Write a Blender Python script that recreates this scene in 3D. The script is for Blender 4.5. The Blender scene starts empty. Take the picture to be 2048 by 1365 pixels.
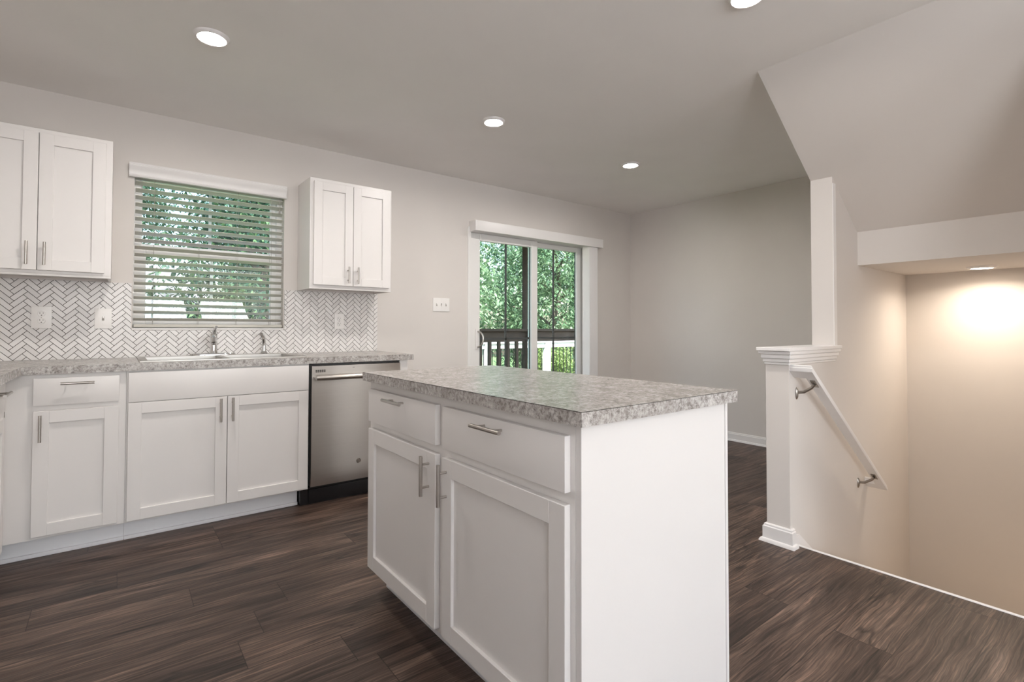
import bpy, bmesh, math, random
import numpy as np
from mathutils import Vector, Matrix

SC = bpy.context.scene
COL = SC.collection
R = math.radians

# ------------------------------------------------------------------ camera
cam_d = bpy.data.cameras.new('camera')
cam = bpy.data.objects.new('camera', cam_d)
COL.objects.link(cam)
SC.camera = cam
YAW, PITCH, ROLL = 0.911213, 0.020998, 0.0018663
fw = Vector((math.cos(YAW) * math.cos(PITCH), math.sin(YAW) * math.cos(PITCH), math.sin(PITCH)))
rt = Vector((math.sin(YAW), -math.cos(YAW), 0))
up = rt.cross(fw)
r2 = rt * math.cos(ROLL) + up * math.sin(ROLL)
u2 = up * math.cos(ROLL) - rt * math.sin(ROLL)
M3 = Matrix((r2, u2, -fw)).transposed()
cam.matrix_world = Matrix.Translation((0, 0, 1.09923)) @ M3.to_4x4()
cam_d.sensor_fit = 'HORIZONTAL'
cam_d.sensor_width = 36.0
cam_d.lens = 1019.18 / 2048 * 36.0
cam_d.shift_y = -47.72 / 2048
cam_d.clip_start = 0.02

# ------------------------------------------------------------------ colour management, sky, sun, daylight
SC.view_settings.view_transform = 'Standard'
SC.view_settings.look = 'None'
SC.view_settings.gamma = 1.0
SC.view_settings.use_curve_mapping = False
SC.view_settings.exposure = 0.29
E_BACK, E_LAMP, E_WARM, E_SUN, E_SKY, E_SIDE = 0.77, 0.80, 0.84, 0.78, 0.9, 0.95
try:
    SC.cycles.use_denoising = True
    SC.cycles.max_bounces = 10
    SC.cycles.diffuse_bounces = 6
    SC.cycles.transparent_max_bounces = 12
    SC.cycles.sample_clamp_indirect = 6.0
except Exception:
    pass

W = bpy.data.worlds.new('sky')
SC.world = W
W.use_nodes = True
wn = W.node_tree
wn.nodes.clear()
sky = wn.nodes.new('ShaderNodeTexSky')
sky.sky_type = 'NISHITA'
sky.sun_disc = False
sky.sun_elevation = R(52)
sky.sun_rotation = R(120)
sky.air_density = 1.2
sky.dust_density = 3.0
bg = wn.nodes.new('ShaderNodeBackground')
bg.inputs['Strength'].default_value = 0.75 * E_SKY
wo = wn.nodes.new('ShaderNodeOutputWorld')
wn.links.new(sky.outputs[0], bg.inputs['Color'])
wn.links.new(bg.outputs[0], wo.inputs['Surface'])

sun_d = bpy.data.lights.new('sun', 'SUN')
sun_d.energy = 15 * E_SUN
sun_d.angle = R(1.0)
sun_d.color = (1.0, 0.96, 0.9)
sun = bpy.data.objects.new('sun', sun_d)
COL.objects.link(sun)
sun.rotation_euler = (Vector((0.42, 0.50, -0.80))).to_track_quat('-Z', 'Y').to_euler()


def daylight(name, loc, direction, sx, sz, watts, color):
    d = bpy.data.lights.new(name, 'AREA')
    d.shape = 'RECTANGLE'
    d.size, d.size_y = sx, sz
    d.energy = watts
    d.color = color
    o = bpy.data.objects.new(name, d)
    COL.objects.link(o)
    o.location = loc
    o.rotation_euler = Vector(direction).to_track_quat('-Z', 'Z').to_euler()
    return o


# daylight entering through the windows behind the camera: two in the back wall, one added in the left wall for fill, a tall one in the right wall
daylight('daylight', (0.55, -6.43, 1.45), (0, 1, 1.9), 1.5, 1.5, 165 * E_BACK, (0.90, 0.95, 1.0))
daylight('daylight', (2.1, -6.43, 1.45), (0, 1, 1.9), 1.0, 1.5, 104 * E_BACK, (0.90, 0.95, 1.0))
daylight('daylight', (-.93, -2.55, 1.45), (1, 0, 1.25), 1.5, 1.5, 130 * E_SIDE, (0.93, 0.96, 1.0))  # added fill lamp, lightens surfaces that face the left wall
daylight('daylight', (2.725, -.87, 1.1), (-1, 0, .2), .62, 1.9, 7, (0.90, 0.95, 1.0))

# added warm fill for the lower stairwell walls, not a known lamp
daylight('stair_fill', (4.0, .20, -.75), (.5, 1, .1), .5, .8, 2.2, (1.0, 0.74, 0.50))

# ------------------------------------------------------------------ helpers
def tag(o, label=None, cat=None, group=None, kind=None):
    if label: o['label'] = label
    if cat: o['category'] = cat
    if group: o['group'] = group
    if kind: o['kind'] = kind
    return o


def thing(name, label, cat, loc=(0, 0, 0), rz=0.0, group=None, kind=None):
    o = bpy.data.objects.new(name, None)
    COL.objects.link(o)
    o.location = loc
    o.rotation_euler = (0, 0, rz)
    o.empty_display_size = 0.05
    return tag(o, label, cat, group, kind)


def root_of(o):
    while o.parent: o = o.parent
    return o


class MB:
    """collects shapes for one mesh object"""
    def __init__(self):
        self.bm = bmesh.new()

    def _merge(self, tmp, smooth=False):
        for f in tmp.faces: f.smooth = smooth
        me = bpy.data.meshes.new('tmp')
        tmp.to_mesh(me)
        tmp.free()
        self.bm.from_mesh(me)
        bpy.data.meshes.remove(me)
        return self

    def box(self, x0, y0, z0, x1, y1, z1, bev=0.0, seg=1, mat=None):
        t = bmesh.new()
        bmesh.ops.create_cube(t, size=1.0)
        for v in t.verts:
            v.co = Vector((x0 + (v.co.x + .5) * (x1 - x0), y0 + (v.co.y + .5) * (y1 - y0), z0 + (v.co.z + .5) * (z1 - z0)))
        if bev > 0:
            bmesh.ops.bevel(t, geom=list(t.edges), offset=bev, segments=seg, affect='EDGES', profile=0.7)
        if mat is not None:
            bmesh.ops.transform(t, matrix=mat, verts=t.verts)
        return self._merge(t)

    def prism(self, pts, axis, a0, a1):
        """pts: polygon in the two other axes (in order), extruded along axis a0..a1"""
        t = bmesh.new()
        def co(p, a):
            if axis == 'x': return (a, p[0], p[1])
            if axis == 'y': return (p[0], a, p[1])
            return (p[0], p[1], a)
        v0 = [t.verts.new(co(p, a0)) for p in pts]
        v1 = [t.verts.new(co(p, a1)) for p in pts]
        n = len(pts)
        t.faces.new(v0)
        t.faces.new(list(reversed(v1)))
        for i in range(n):
            t.faces.new((v0[(i + 1) % n], v0[i], v1[i], v1[(i + 1) % n]))
        bmesh.ops.recalc_face_normals(t, faces=t.faces)
        return self._merge(t)

    def cells(self, xs, ys, z0, z1, skip):
        """a slab over a grid of cells, leaving out the cells in skip"""
        t = bmesh.new()
        V = {}
        def v(i, j, z):
            k = (i, j, z)
            if k not in V: V[k] = t.verts.new((xs[i], ys[j], z))
            return V[k]
        on = lambda i, j: 0 <= i < len(xs) - 1 and 0 <= j < len(ys) - 1 and (i, j) not in skip
        for i in range(len(xs) - 1):
            for j in range(len(ys) - 1):
                if not on(i, j): continue
                t.faces.new((v(i, j, z1), v(i + 1, j, z1), v(i + 1, j + 1, z1), v(i, j + 1, z1)))
                t.faces.new((v(i, j, z0), v(i, j + 1, z0), v(i + 1, j + 1, z0), v(i + 1, j, z0)))
                if not on(i, j - 1): t.faces.new((v(i, j, z0), v(i + 1, j, z0), v(i + 1, j, z1), v(i, j, z1)))
                if not on(i, j + 1): t.faces.new((v(i + 1, j + 1, z0), v(i, j + 1, z0), v(i, j + 1, z1), v(i + 1, j + 1, z1)))
                if not on(i - 1, j): t.faces.new((v(i, j + 1, z0), v(i, j, z0), v(i, j, z1), v(i, j + 1, z1)))
                if not on(i + 1, j): t.faces.new((v(i + 1, j, z0), v(i + 1, j + 1, z0), v(i + 1, j + 1, z1), v(i + 1, j, z1)))
        return self._merge(t)

    def tube(self, pts, r, seg=14, caps=True, radii=None):
        t = bmesh.new()
        P = [Vector(p) for p in pts]
        n = len(P)
        prev = None
        rings = []
        for i in range(n):
            d = (P[min(i + 1, n - 1)] - P[max(i - 1, 0)]).normalized()
            if prev is None:
                a = Vector((0, 0, 1)) if abs(d.z) < 0.9 else Vector((1, 0, 0))
                s = d.cross(a).normalized()
            else:
                s = (prev - d * prev.dot(d)).normalized()
            prev = s
            b = d.cross(s)
            rr = radii[i] if radii else r
            rings.append([t.verts.new(P[i] + (s * math.cos(2 * math.pi * k / seg) + b * math.sin(2 * math.pi * k / seg)) * rr) for k in range(seg)])
        for i in range(n - 1):
            for k in range(seg):
                t.faces.new((rings[i][k], rings[i][(k + 1) % seg], rings[i + 1][(k + 1) % seg], rings[i + 1][k]))
        if caps:
            t.faces.new(list(reversed(rings[0])))
            t.faces.new(rings[-1])
        bmesh.ops.recalc_face_normals(t, faces=t.faces)
        return self._merge(t, True)

    def lathe(self, prof, c=(0, 0, 0), seg=32, mat=None, sx=1.0, sy=1.0):
        """prof: (radius, z) pairs turned about the z axis through c"""
        t = bmesh.new()
        rings = []
        for (r, z) in prof:
            if r < 1e-6:
                rings.append([t.verts.new((c[0], c[1], c[2] + z))])
            else:
                rings.append([t.verts.new((c[0] + sx * r * math.cos(2 * math.pi * k / seg), c[1] + sy * r * math.sin(2 * math.pi * k / seg), c[2] + z)) for k in range(seg)])
        for a, b in zip(rings, rings[1:]):
            for k in range(seg):
                k1 = (k + 1) % seg
                if len(a) == 1 and len(b) == 1: continue
                if len(a) == 1: t.faces.new((a[0], b[k1], b[k]))
                elif len(b) == 1: t.faces.new((a[k], a[k1], b[0]))
                else: t.faces.new((a[k], a[k1], b[k1], b[k]))
        bmesh.ops.recalc_face_normals(t, faces=t.faces)
        if mat is not None:
            bmesh.ops.transform(t, matrix=mat, verts=t.verts)
        return self._merge(t, True)

    def build(self, name, mat, parent=None, world=True, smooth=True):
        me = bpy.data.meshes.new(name)
        if parent is not None and world:
            off = Vector(root_of(parent).location)
            bmesh.ops.translate(self.bm, verts=self.bm.verts, vec=-off)
        self.bm.to_mesh(me)
        self.bm.free()
        me.materials.append(mat)
        if smooth:
            me.set_sharp_from_angle(angle=R(32))
        o = bpy.data.objects.new(name, me)
        COL.objects.link(o)
        if parent is not None: o.parent = parent
        return o


def struct(name, mb, mat, label=None, cat=None, smooth=True):
    o = mb.build(name, mat, smooth=smooth)
    o['kind'] = 'structure'
    return tag(o, label, cat)


def dup(root, loc, label, rz=None):
    r = root.copy()
    COL.objects.link(r)
    r.location = loc
    if rz is not None: r.rotation_euler = (0, 0, rz)
    r['label'] = label
    for ch in list(root.children):
        c = ch.copy(); COL.objects.link(c); c.parent = r
        for g in ch.children:
            d = g.copy(); COL.objects.link(d); d.parent = c
    return r


# ------------------------------------------------------------------ materials
def new_mat(name):
    m = bpy.data.materials.new(name)
    m.use_nodes = True
    nt = m.node_tree
    b = nt.nodes['Principled BSDF']
    return m, nt, b


def node(nt, typ, **kw):
    n = nt.nodes.new(typ)
    for k, v in kw.items():
        if k in n.inputs: n.inputs[k].default_value = v
        else: setattr(n, k, v)
    return n


def mth(nt, op, a, b=None, c=None):
    n = nt.nodes.new('ShaderNodeMath'); n.operation = op
    for i, x in enumerate((a, b, c)):
        if x is None: continue
        if isinstance(x, (int, float)): n.inputs[i].default_value = x
        else: nt.links.new(x, n.inputs[i])
    return n.outputs[0]


def ramp(nt, fac, stops, interp='LINEAR'):
    n = nt.nodes.new('ShaderNodeValToRGB')
    cr = n.color_ramp
    cr.interpolation = interp
    while len(cr.elements) < len(stops): cr.elements.new(0.5)
    for e, (p, c) in zip(cr.elements, stops):
        e.position = p
        e.color = (c[0], c[1], c[2], 1) if not isinstance(c, (int, float)) else (c, c, c, 1)
    nt.links.new(fac, n.inputs[0])
    return n.outputs[0]


def mix(nt, fac, a, b, mode='MIX'):
    n = nt.nodes.new('ShaderNodeMix'); n.data_type = 'RGBA'; n.blend_type = mode
    for sock, x in ((n.inputs[0], fac), (n.inputs[6], a), (n.inputs[7], b)):
        if isinstance(x, (int, float)): sock.default_value = x
        elif isinstance(x, tuple): sock.default_value = (*x, 1) if len(x) == 3 else x
        else: nt.links.new(x, sock)
    return n.outputs[2]


def bump(nt, b, h, strength=0.1, dist=0.01):
    n = nt.nodes.new('ShaderNodeBump')
    n.inputs['Strength'].default_value = strength
    n.inputs['Distance'].default_value = dist
    nt.links.new(h, n.inputs['Height'])
    nt.links.new(n.outputs[0], b.inputs['Normal'])


def noise(nt, vec, scale, detail=4, rough=0.5, dist=0.0):
    n = nt.nodes.new('ShaderNodeTexNoise')
    n.inputs['Scale'].default_value = scale
    n.inputs['Detail'].default_value = detail
    n.inputs['Roughness'].default_value = rough
    n.inputs['Distortion'].default_value = dist
    nt.links.new(vec, n.inputs['Vector'])
    return n.outputs['Fac']


def plain(name, col, rough=0.5, metal=0.0, spec=0.5, bumps=None, var=0.03, scale=3.0):
    """plain colour with a faint procedural variation"""
    m, nt, b = new_mat(name)
    tc = node(nt, 'ShaderNodeTexCoord')
    f = noise(nt, tc.outputs['Object'], scale, 3)
    lo = tuple(c * (1 - var) for c in col); hi = tuple(min(1, c * (1 + var)) for c in col)
    nt.links.new(ramp(nt, f, [(0.3, lo), (0.7, hi)]), b.inputs['Base Color'])
    b.inputs['Roughness'].default_value = rough
    b.inputs['Metallic'].default_value = metal
    b.inputs['Specular IOR Level'].default_value = spec
    if bumps:
        bump(nt, b, noise(nt, tc.outputs['Object'], bumps[0], 3), bumps[1], bumps[2])
    return m


M = {}
M['wall'] = plain('wall_paint', (0.68, 0.642, 0.61), 0.75, spec=0.25, bumps=(260, 0.12, 0.001), var=0.012)
M['ceiling'] = plain('ceiling_paint', (0.88, 0.86, 0.84), 0.9, spec=0.1, bumps=(220, 0.12, 0.001), var=0.012)
M['trim'] = plain('trim_paint', (0.80, 0.78, 0.77), 0.35, var=0.01)
M['cabinet'] = plain('cabinet_white', (0.755, 0.73, 0.715), 0.33, spec=0.45, var=0.008)
M['kick'] = plain('toe_kick_white', (0.80, 0.80, 0.82), 0.5, var=0.01)
M['vinyl'] = plain('white_vinyl', (0.80, 0.79, 0.77), 0.4, var=0.01)
M['plate'] = plain('plate_plastic', (0.84, 0.82, 0.80), 0.3, var=0.005)
M['slot'] = plain('dark_slot', (0.05, 0.045, 0.04), 0.6)
M['slat'] = plain('blind_slat', (0.60, 0.58, 0.52), 0.45, var=0.02)
M['vane'] = plain('vane_vinyl', (0.82, 0.80, 0.79), 0.55, var=0.02)
M['cord'] = plain('cord_grey', (0.38, 0.36, 0.33), 0.8)
M['sink'] = plain('satin_steel', (0.50, 0.475, 0.45), 0.36, 1.0, var=0.03, scale=50)
M['black'] = plain('black_plastic', (0.012, 0.012, 0.014), 0.22, var=0.2)
M['grout'] = plain('dark_grout', (0.045, 0.038, 0.034), 0.9, var=0.1, scale=40)
M['muntin'] = plain('dark_grille', (0.09, 0.082, 0.082), 0.5)
M['chrome'] = plain('chrome', (0.78, 0.79, 0.80), 0.08, 1.0, var=0.01)
M['nickel'] = plain('brushed_nickel', (0.50, 0.47, 0.44), 0.28, 1.0, var=0.03, scale=60)
M['bronze'] = plain('satin_bracket', (0.36, 0.33, 0.30), 0.35, 1.0, var=0.03)
M['deck'] = plain('deck_stain_brown', (0.045, 0.030, 0.020), 0.7, var=0.35, scale=9)
M['deckfloor'] = plain('deck_boards', (0.16, 0.12, 0.09), 0.75, var=0.3, scale=6)
M['whitewood'] = plain('white_railing', (0.80, 0.80, 0.80), 0.5, var=0.02)
M['grass'] = plain('grass', (0.10, 0.17, 0.045), 0.9, var=0.5, scale=2.5)
M['bark'] = plain('bark', (0.16, 0.13, 0.105), 0.9, var=0.4, scale=14, bumps=(30, 0.6, 0.02))
M['siding'] = plain('pale_siding', (0.20, 0.34, 0.40), 0.6, var=0.03)
M['shingle'] = plain('grey_shingle', (0.20, 0.20, 0.21), 0.9, var=0.2, scale=20)
M['carpet'] = plain('stair_carpet', (0.55, 0.48, 0.40), 0.95, var=0.15, scale=90, bumps=(300, 0.5, 0.003))


def steel():
    m, nt, b = new_mat('brushed_steel')
    tc = node(nt, 'ShaderNodeTexCoord')
    mp = node(nt, 'ShaderNodeMapping')
    mp.inputs['Scale'].default_value = (3.0, 3.0, 900.0)
    nt.links.new(tc.outputs['Object'], mp.inputs['Vector'])
    f = noise(nt, mp.outputs[0], 1.0, 3)
    nt.links.new(ramp(nt, f, [(0.3, (0.47, 0.445, 0.42)), (0.7, (0.52, 0.495, 0.47))]), b.inputs['Base Color'])
    nt.links.new(ramp(nt, f, [(0.2, 0.27), (0.8, 0.31)]), b.inputs['Roughness'])
    b.inputs['Metallic'].default_value = 1.0
    b.inputs['Anisotropic'].default_value = 0.85
    b.inputs['Anisotropic Rotation'].default_value = 0.25
    tg = node(nt, 'ShaderNodeTangent', direction_type='RADIAL', axis='Z')
    nt.links.new(tg.outputs[0], b.inputs['Tangent'])
    return m
M['steel'] = steel()


def granite():
    m, nt, b = new_mat('granite_laminate')
    tc = node(nt, 'ShaderNodeTexCoord')
    v = tc.outputs['Object']
    big = noise(nt, v, 20, 4, 0.6, 0.6)
    mid = noise(nt, v, 85, 6, 0.75, 0.3)
    fine = noise(nt, v, 210, 4, 0.7)
    vo = nt.nodes.new('ShaderNodeTexVoronoi')
    vo.inputs['Scale'].default_value = 150
    nt.links.new(v, vo.inputs['Vector'])
    base = ramp(nt, mid, [(0.30, (0.115, 0.10, 0.092)), (0.42, (0.31, 0.285, 0.27)), (0.52, (0.50, 0.475, 0.455)), (0.66, (0.66, 0.64, 0.625))])
    blot = ramp(nt, big, [(0.36, (0.62, 0.59, 0.57)), (0.62, (1.0, 1.0, 1.0))])
    c = mix(nt, 0.8, base, blot, 'MULTIPLY')
    sp = ramp(nt, fine, [(0.30, (0.25, 0.22, 0.21)), (0.44, (1, 1, 1))])
    c = mix(nt, 0.75, c, sp, 'MULTIPLY')
    pale = ramp(nt, vo.outputs['Distance'], [(0.12, 1.0), (0.28, 0.0)])
    gate = ramp(nt, noise(nt, v, 40, 3), [(0.52, 0.0), (0.62, 0.6)])
    c = mix(nt, mth(nt, 'MULTIPLY', pale, gate), c, (0.70, 0.69, 0.68))
    nt.links.new(c, b.inputs['Base Color'])
    b.inputs['Roughness'].default_value = 0.26
    b.inputs['Specular IOR Level'].default_value = 0.5
    bump(nt, b, fine, 0.08, 0.001)
    return m
M['granite'] = granite()


def floor_mat():
    m, nt, b = new_mat('dark_oak_planks')
    tc = node(nt, 'ShaderNodeTexCoord')
    sp = node(nt, 'ShaderNodeSeparateXYZ')
    nt.links.new(tc.outputs['Object'], sp.inputs[0])
    X, Y = sp.outputs[0], sp.outputs[1]
    PW, PL = 0.178, 1.22
    ry = mth(nt, 'DIVIDE', mth(nt, 'ADD', Y, 20.06), PW)
    row = mth(nt, 'FLOOR', ry)
    wr = nt.nodes.new('ShaderNodeTexWhiteNoise'); wr.noise_dimensions = '1D'
    nt.links.new(row, wr.inputs['W'])
    rx = mth(nt, 'ADD', mth(nt, 'DIVIDE', mth(nt, 'ADD', X, 20.0), PL), wr.outputs['Value'])
    colm = mth(nt, 'FLOOR', rx)
    cv = node(nt, 'ShaderNodeCombineXYZ')
    nt.links.new(row, cv.inputs[0]); nt.links.new(colm, cv.inputs[1])
    w2 = nt.nodes.new('ShaderNodeTexWhiteNoise'); w2.noise_dimensions = '2D'
    nt.links.new(cv.outputs[0], w2.inputs['Vector'])
    pid = w2.outputs['Value']
    # grain coordinates, shifted per plank
    gv = node(nt, 'ShaderNodeCombineXYZ')
    nt.links.new(mth(nt, 'ADD', X, mth(nt, 'MULTIPLY', pid, 37.0)), gv.inputs[0])
    nt.links.new(mth(nt, 'ADD', Y, mth(nt, 'MULTIPLY', pid, 11.0)), gv.inputs[1])
    nt.links.new(mth(nt, 'MULTIPLY', pid, 23.0), gv.inputs[2])
    def stretched(sx, sy, src=None):
        mp = node(nt, 'ShaderNodeMapping'); mp.inputs['Scale'].default_value = (sx, sy, 1)
        nt.links.new((src or gw).outputs[0], mp.inputs['Vector']); return mp.outputs[0]
    # grain lines wander around knots
    gw = node(nt, 'ShaderNodeVectorMath', operation='ADD')
    wob = noise(nt, stretched(2.6, 7.5, gv), 1.0, 3, 0.5, 0.4)
    wc = node(nt, 'ShaderNodeCombineXYZ')
    nt.links.new(mth(nt, 'MULTIPLY', mth(nt, 'SUBTRACT', wob, 0.5), 0.042), wc.inputs[1])
    nt.links.new(gv.outputs[0], gw.inputs[0]); nt.links.new(wc.outputs[0], gw.inputs[1])
    broad = noise(nt, stretched(1.3, 7.0), 1.0, 4, 0.55, 0.8)
    mid = noise(nt, stretched(1.3, 42.0), 1.0, 6, 0.62, 0.9)
    finev = noise(nt, stretched(4.0, 170.0), 1.0, 5, 0.65, 0.6)
    # cathedral rings
    wv = nt.nodes.new('ShaderNodeTexWave'); wv.wave_type = 'BANDS'; wv.bands_direction = 'Y'
    wv.inputs['Scale'].default_value = 9.0
    wv.inputs['Distortion'].default_value = 14.0
    wv.inputs['Detail'].default_value = 3.0
    wv.inputs['Detail Scale'].default_value = 0.6
    nt.links.new(stretched(0.55, 1.6), wv.inputs['Vector'])
    c = ramp(nt, broad, [(0.28, (0.036, 0.0230, 0.0180)), (0.44, (0.074, 0.049, 0.0390)), (0.58, (0.114, 0.078, 0.062)), (0.74, (0.205, 0.144, 0.116))])
    g1 = ramp(nt, mid, [(0.32, (0.36, 0.34, 0.33)), (0.50, (0.92, 0.90, 0.88)), (0.66, (1.30, 1.24, 1.18))])
    c = mix(nt, 0.75, c, g1, 'MULTIPLY')
    g2 = ramp(nt, finev, [(0.38, (0.42, 0.40, 0.39)), (0.52, (1.0, 1.0, 1.0)), (0.66, (2.0, 1.9, 1.82))])
    c = mix(nt, 0.85, c, g2, 'MULTIPLY')
    g3 = ramp(nt, wv.outputs['Fac'], [(0.0, (0.80, 0.79, 0.78)), (0.5, (1.06, 1.05, 1.04))])
    c = mix(nt, 0.6, c, g3, 'MULTIPLY')
    tint = ramp(nt, pid, [(0.0, (0.84, 0.82, 0.81)), (0.5, (0.93, 0.92, 0.91)), (1.0, (1.0, 0.97, 0.95))])
    c = mix(nt, 1.0, c, tint, 'MULTIPLY')
    # knots and dark splits
    kn = noise(nt, stretched(0.9, 8.0), 1.0, 3, 0.5, 0.9)
    split = mth(nt, 'ABSOLUTE', mth(nt, 'SUBTRACT', kn, 0.5))
    sm = ramp(nt, split, [(0.0, (0.22, 0.20, 0.19)), (0.022, (1, 1, 1))])
    gate = ramp(nt, noise(nt, stretched(1.1, 3.0), 1.0, 2), [(0.47, 0.0), (0.56, 0.95)])
    c = mix(nt, gate, c, mix(nt, 1.0, c, sm, 'MULTIPLY'))
    # seams
    fy = mth(nt, 'FRACT', ry); fx = mth(nt, 'FRACT', rx)
    ey = mth(nt, 'MULTIPLY', mth(nt, 'MINIMUM', fy, mth(nt, 'SUBTRACT', 1.0, fy)), PW)
    ex = mth(nt, 'MULTIPLY', mth(nt, 'MINIMUM', fx, mth(nt, 'SUBTRACT', 1.0, fx)), PL)
    e = mth(nt, 'MINIMUM', ey, ex)
    seam = ramp(nt, mth(nt, 'MULTIPLY', e, 100.0), [(0.08, (0.28, 0.26, 0.25)), (0.20, (1, 1, 1))])
    c = mix(nt, 1.0, c, seam, 'MULTIPLY')
    nt.links.new(c, b.inputs['Base Color'])
    nt.links.new(ramp(nt, mid, [(0.3, 0.50), (0.7, 0.36)]), b.inputs['Roughness'])
    b.inputs['Specular IOR Level'].default_value = 0.36
    h = mth(nt, 'ADD', finev, mth(nt, 'MULTIPLY', mid, 0.6))
    bump(nt, b, h, 0.22, 0.002)
    return m
M['floor'] = floor_mat()


def tile_mat():
    m, nt, b = new_mat('white_tile')
    oi = node(nt, 'ShaderNodeNewGeometry')
    nt.links.new(ramp(nt, oi.outputs['Random Per Island'], [(0.0, (0.70, 0.68, 0.665)), (1.0, (0.80, 0.78, 0.765))]), b.inputs['Base Color'])
    b.inputs['Roughness'].default_value = 0.28
    return m
M['tile'] = tile_mat()


def glass_mat():
    m, nt, b = new_mat('window_glass')
    nt.nodes.remove(b)
    out = nt.nodes['Material Output']
    tr = node(nt, 'ShaderNodeBsdfTransparent'); tr.inputs[0].default_value = (0.93, 0.97, 0.97, 1)
    gl = node(nt, 'ShaderNodeBsdfGlossy'); gl.inputs['Roughness'].default_value = 0.0
    fr = node(nt, 'ShaderNodeFresnel'); fr.inputs[0].default_value = 1.45
    ge = node(nt, 'ShaderNodeNewGeometry')
    nt.links.new(mth(nt, 'MULTIPLY_ADD', ge.outputs['Backfacing'], 1 / 1.45 - 1.45, 1.45), fr.inputs[0])
    ms = node(nt, 'ShaderNodeMixShader')
    nt.links.new(fr.outputs[0], ms.inputs[0])
    nt.links.new(tr.outputs[0], ms.inputs[1]); nt.links.new(gl.outputs[0], ms.inputs[2])
    nt.links.new(ms.outputs[0], out.inputs['Surface'])
    return m
M['glass'] = glass_mat()


def lamp_mat(name, col, s):
    m, nt, b = new_mat(name)
    b.inputs['Base Color'].default_value = (0.9, 0.9, 0.9, 1)
    b.inputs['Emission Color'].default_value = (*col, 1)
    b.inputs['Emission Strength'].default_value = s
    return m
M['lamp'] = lamp_mat('lamp_diffuser', (1.0, 0.945, 0.89), 520.0 * E_LAMP)
M['lampwarm'] = lamp_mat('warm_lamp_diffuser', (1.0, 0.84, 0.68), 70.0 * E_WARM)


def leaf_mat(name, a, c, d):
    m, nt, b = new_mat(name)
    out = nt.nodes['Material Output']
    g = node(nt, 'ShaderNodeNewGeometry')
    col = ramp(nt, g.outputs['Random Per Island'], [(0.0, a), (0.5, c), (1.0, d)])
    nt.links.new(col, b.inputs['Base Color'])
    b.inputs['Roughness'].default_value = 0.45
    tl = node(nt, 'ShaderNodeBsdfTranslucent')
    nt.links.new(col, tl.inputs['Color'])
    ms = node(nt, 'ShaderNodeMixShader'); ms.inputs[0].default_value = 0.35
    nt.links.new(b.outputs[0], ms.inputs[1]); nt.links.new(tl.outputs[0], ms.inputs[2])
    nt.links.new(ms.outputs[0], out.inputs['Surface'])
    return m
M['leaf'] = leaf_mat('leaf_green', (0.05, 0.12, 0.055), (0.19, 0.31, 0.165), (0.40, 0.52, 0.33))
M['leafdark'] = leaf_mat('leaf_dark_green', (0.04, 0.11, 0.06), (0.09, 0.19, 0.11), (0.16, 0.29, 0.17))
M['leafmid'] = leaf_mat('leaf_mid_green', (0.018, 0.06, 0.042), (0.045, 0.115, 0.07), (0.17, 0.28, 0.12))
M['leafyellow'] = leaf_mat('leaf_yellow_green', (0.14, 0.22, 0.06), (0.24, 0.34, 0.10), (0.36, 0.44, 0.18))

# ------------------------------------------------------------------ room shell
YW, XF, ZC = 3.8845, 4.783, 2.44      # window wall, far wall, ceiling
XL, YB = -0.99, -6.5                  # left wall, wall behind the camera
XN = 2.737                            # floor edge at the stairs
PY0, PY1 = 1.18, 1.296                # stair wall faces
YS = 0.18                             # other side of the stairwell
XE = 4.57                             # end of the stairwell
WX0, WX1, WZ0, WZ1 = 0.0744, 0.9401, 1.0928, 2.055   # kitchen window opening
DX0, DX1, DZ1 = 2.503, 4.065, 2.02                    # glazed door opening

struct('floor', MB().cells([XL - .12, XN, XF], [YB - .1, YS, PY0 + .01, YW], -0.03, 0.0, {(1, 0), (1, 1)}), M['floor'],
       'dark brown wood plank floor', 'floor', smooth=False)
struct('ceiling', MB().box(XL - .12, YB - .1, ZC, XF + .1, YW + .15, ZC + 0.12), M['ceiling'], 'flat light grey painted ceiling', 'ceiling', smooth=False)

# window wall with two openings
t = MB()
xs = [XL - .12, WX0, WX1, DX0, DX1, XF + .1]
zs = [-0.03, WZ0, DZ1, WZ1, ZC]
for i in range(5):
    for j in range(4):
        if i == 1 and j in (1, 2): continue
        if i == 3 and j in (0, 1): continue
        t.box(xs[i], YW, zs[j], xs[i + 1], YW + .15, zs[j + 1])
bmesh.ops.remove_doubles(t.bm, verts=t.bm.verts, dist=1e-5)
struct('wall_window', t, M['wall'], 'greige wall with the kitchen window and glazed sliding door', 'wall', smooth=False)
struct('wall_left', MB().box(XL - .12, YB, 0, XL, -3.3, ZC).box(XL - .12, -3.3, 0, XL, -1.8, .7).box(XL - .12, -3.3, 2.2, XL, -1.8, ZC).box(XL - .12, -1.8, 0, XL, YW, ZC), M['wall'], 'greige wall behind the left cabinets', 'wall', smooth=False)
struct('wall_far', MB().box(XF, PY1, 0, XF + .1, YW, ZC), M['wall'], 'plain greige far wall of the dining end', 'wall', smooth=False)
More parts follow.
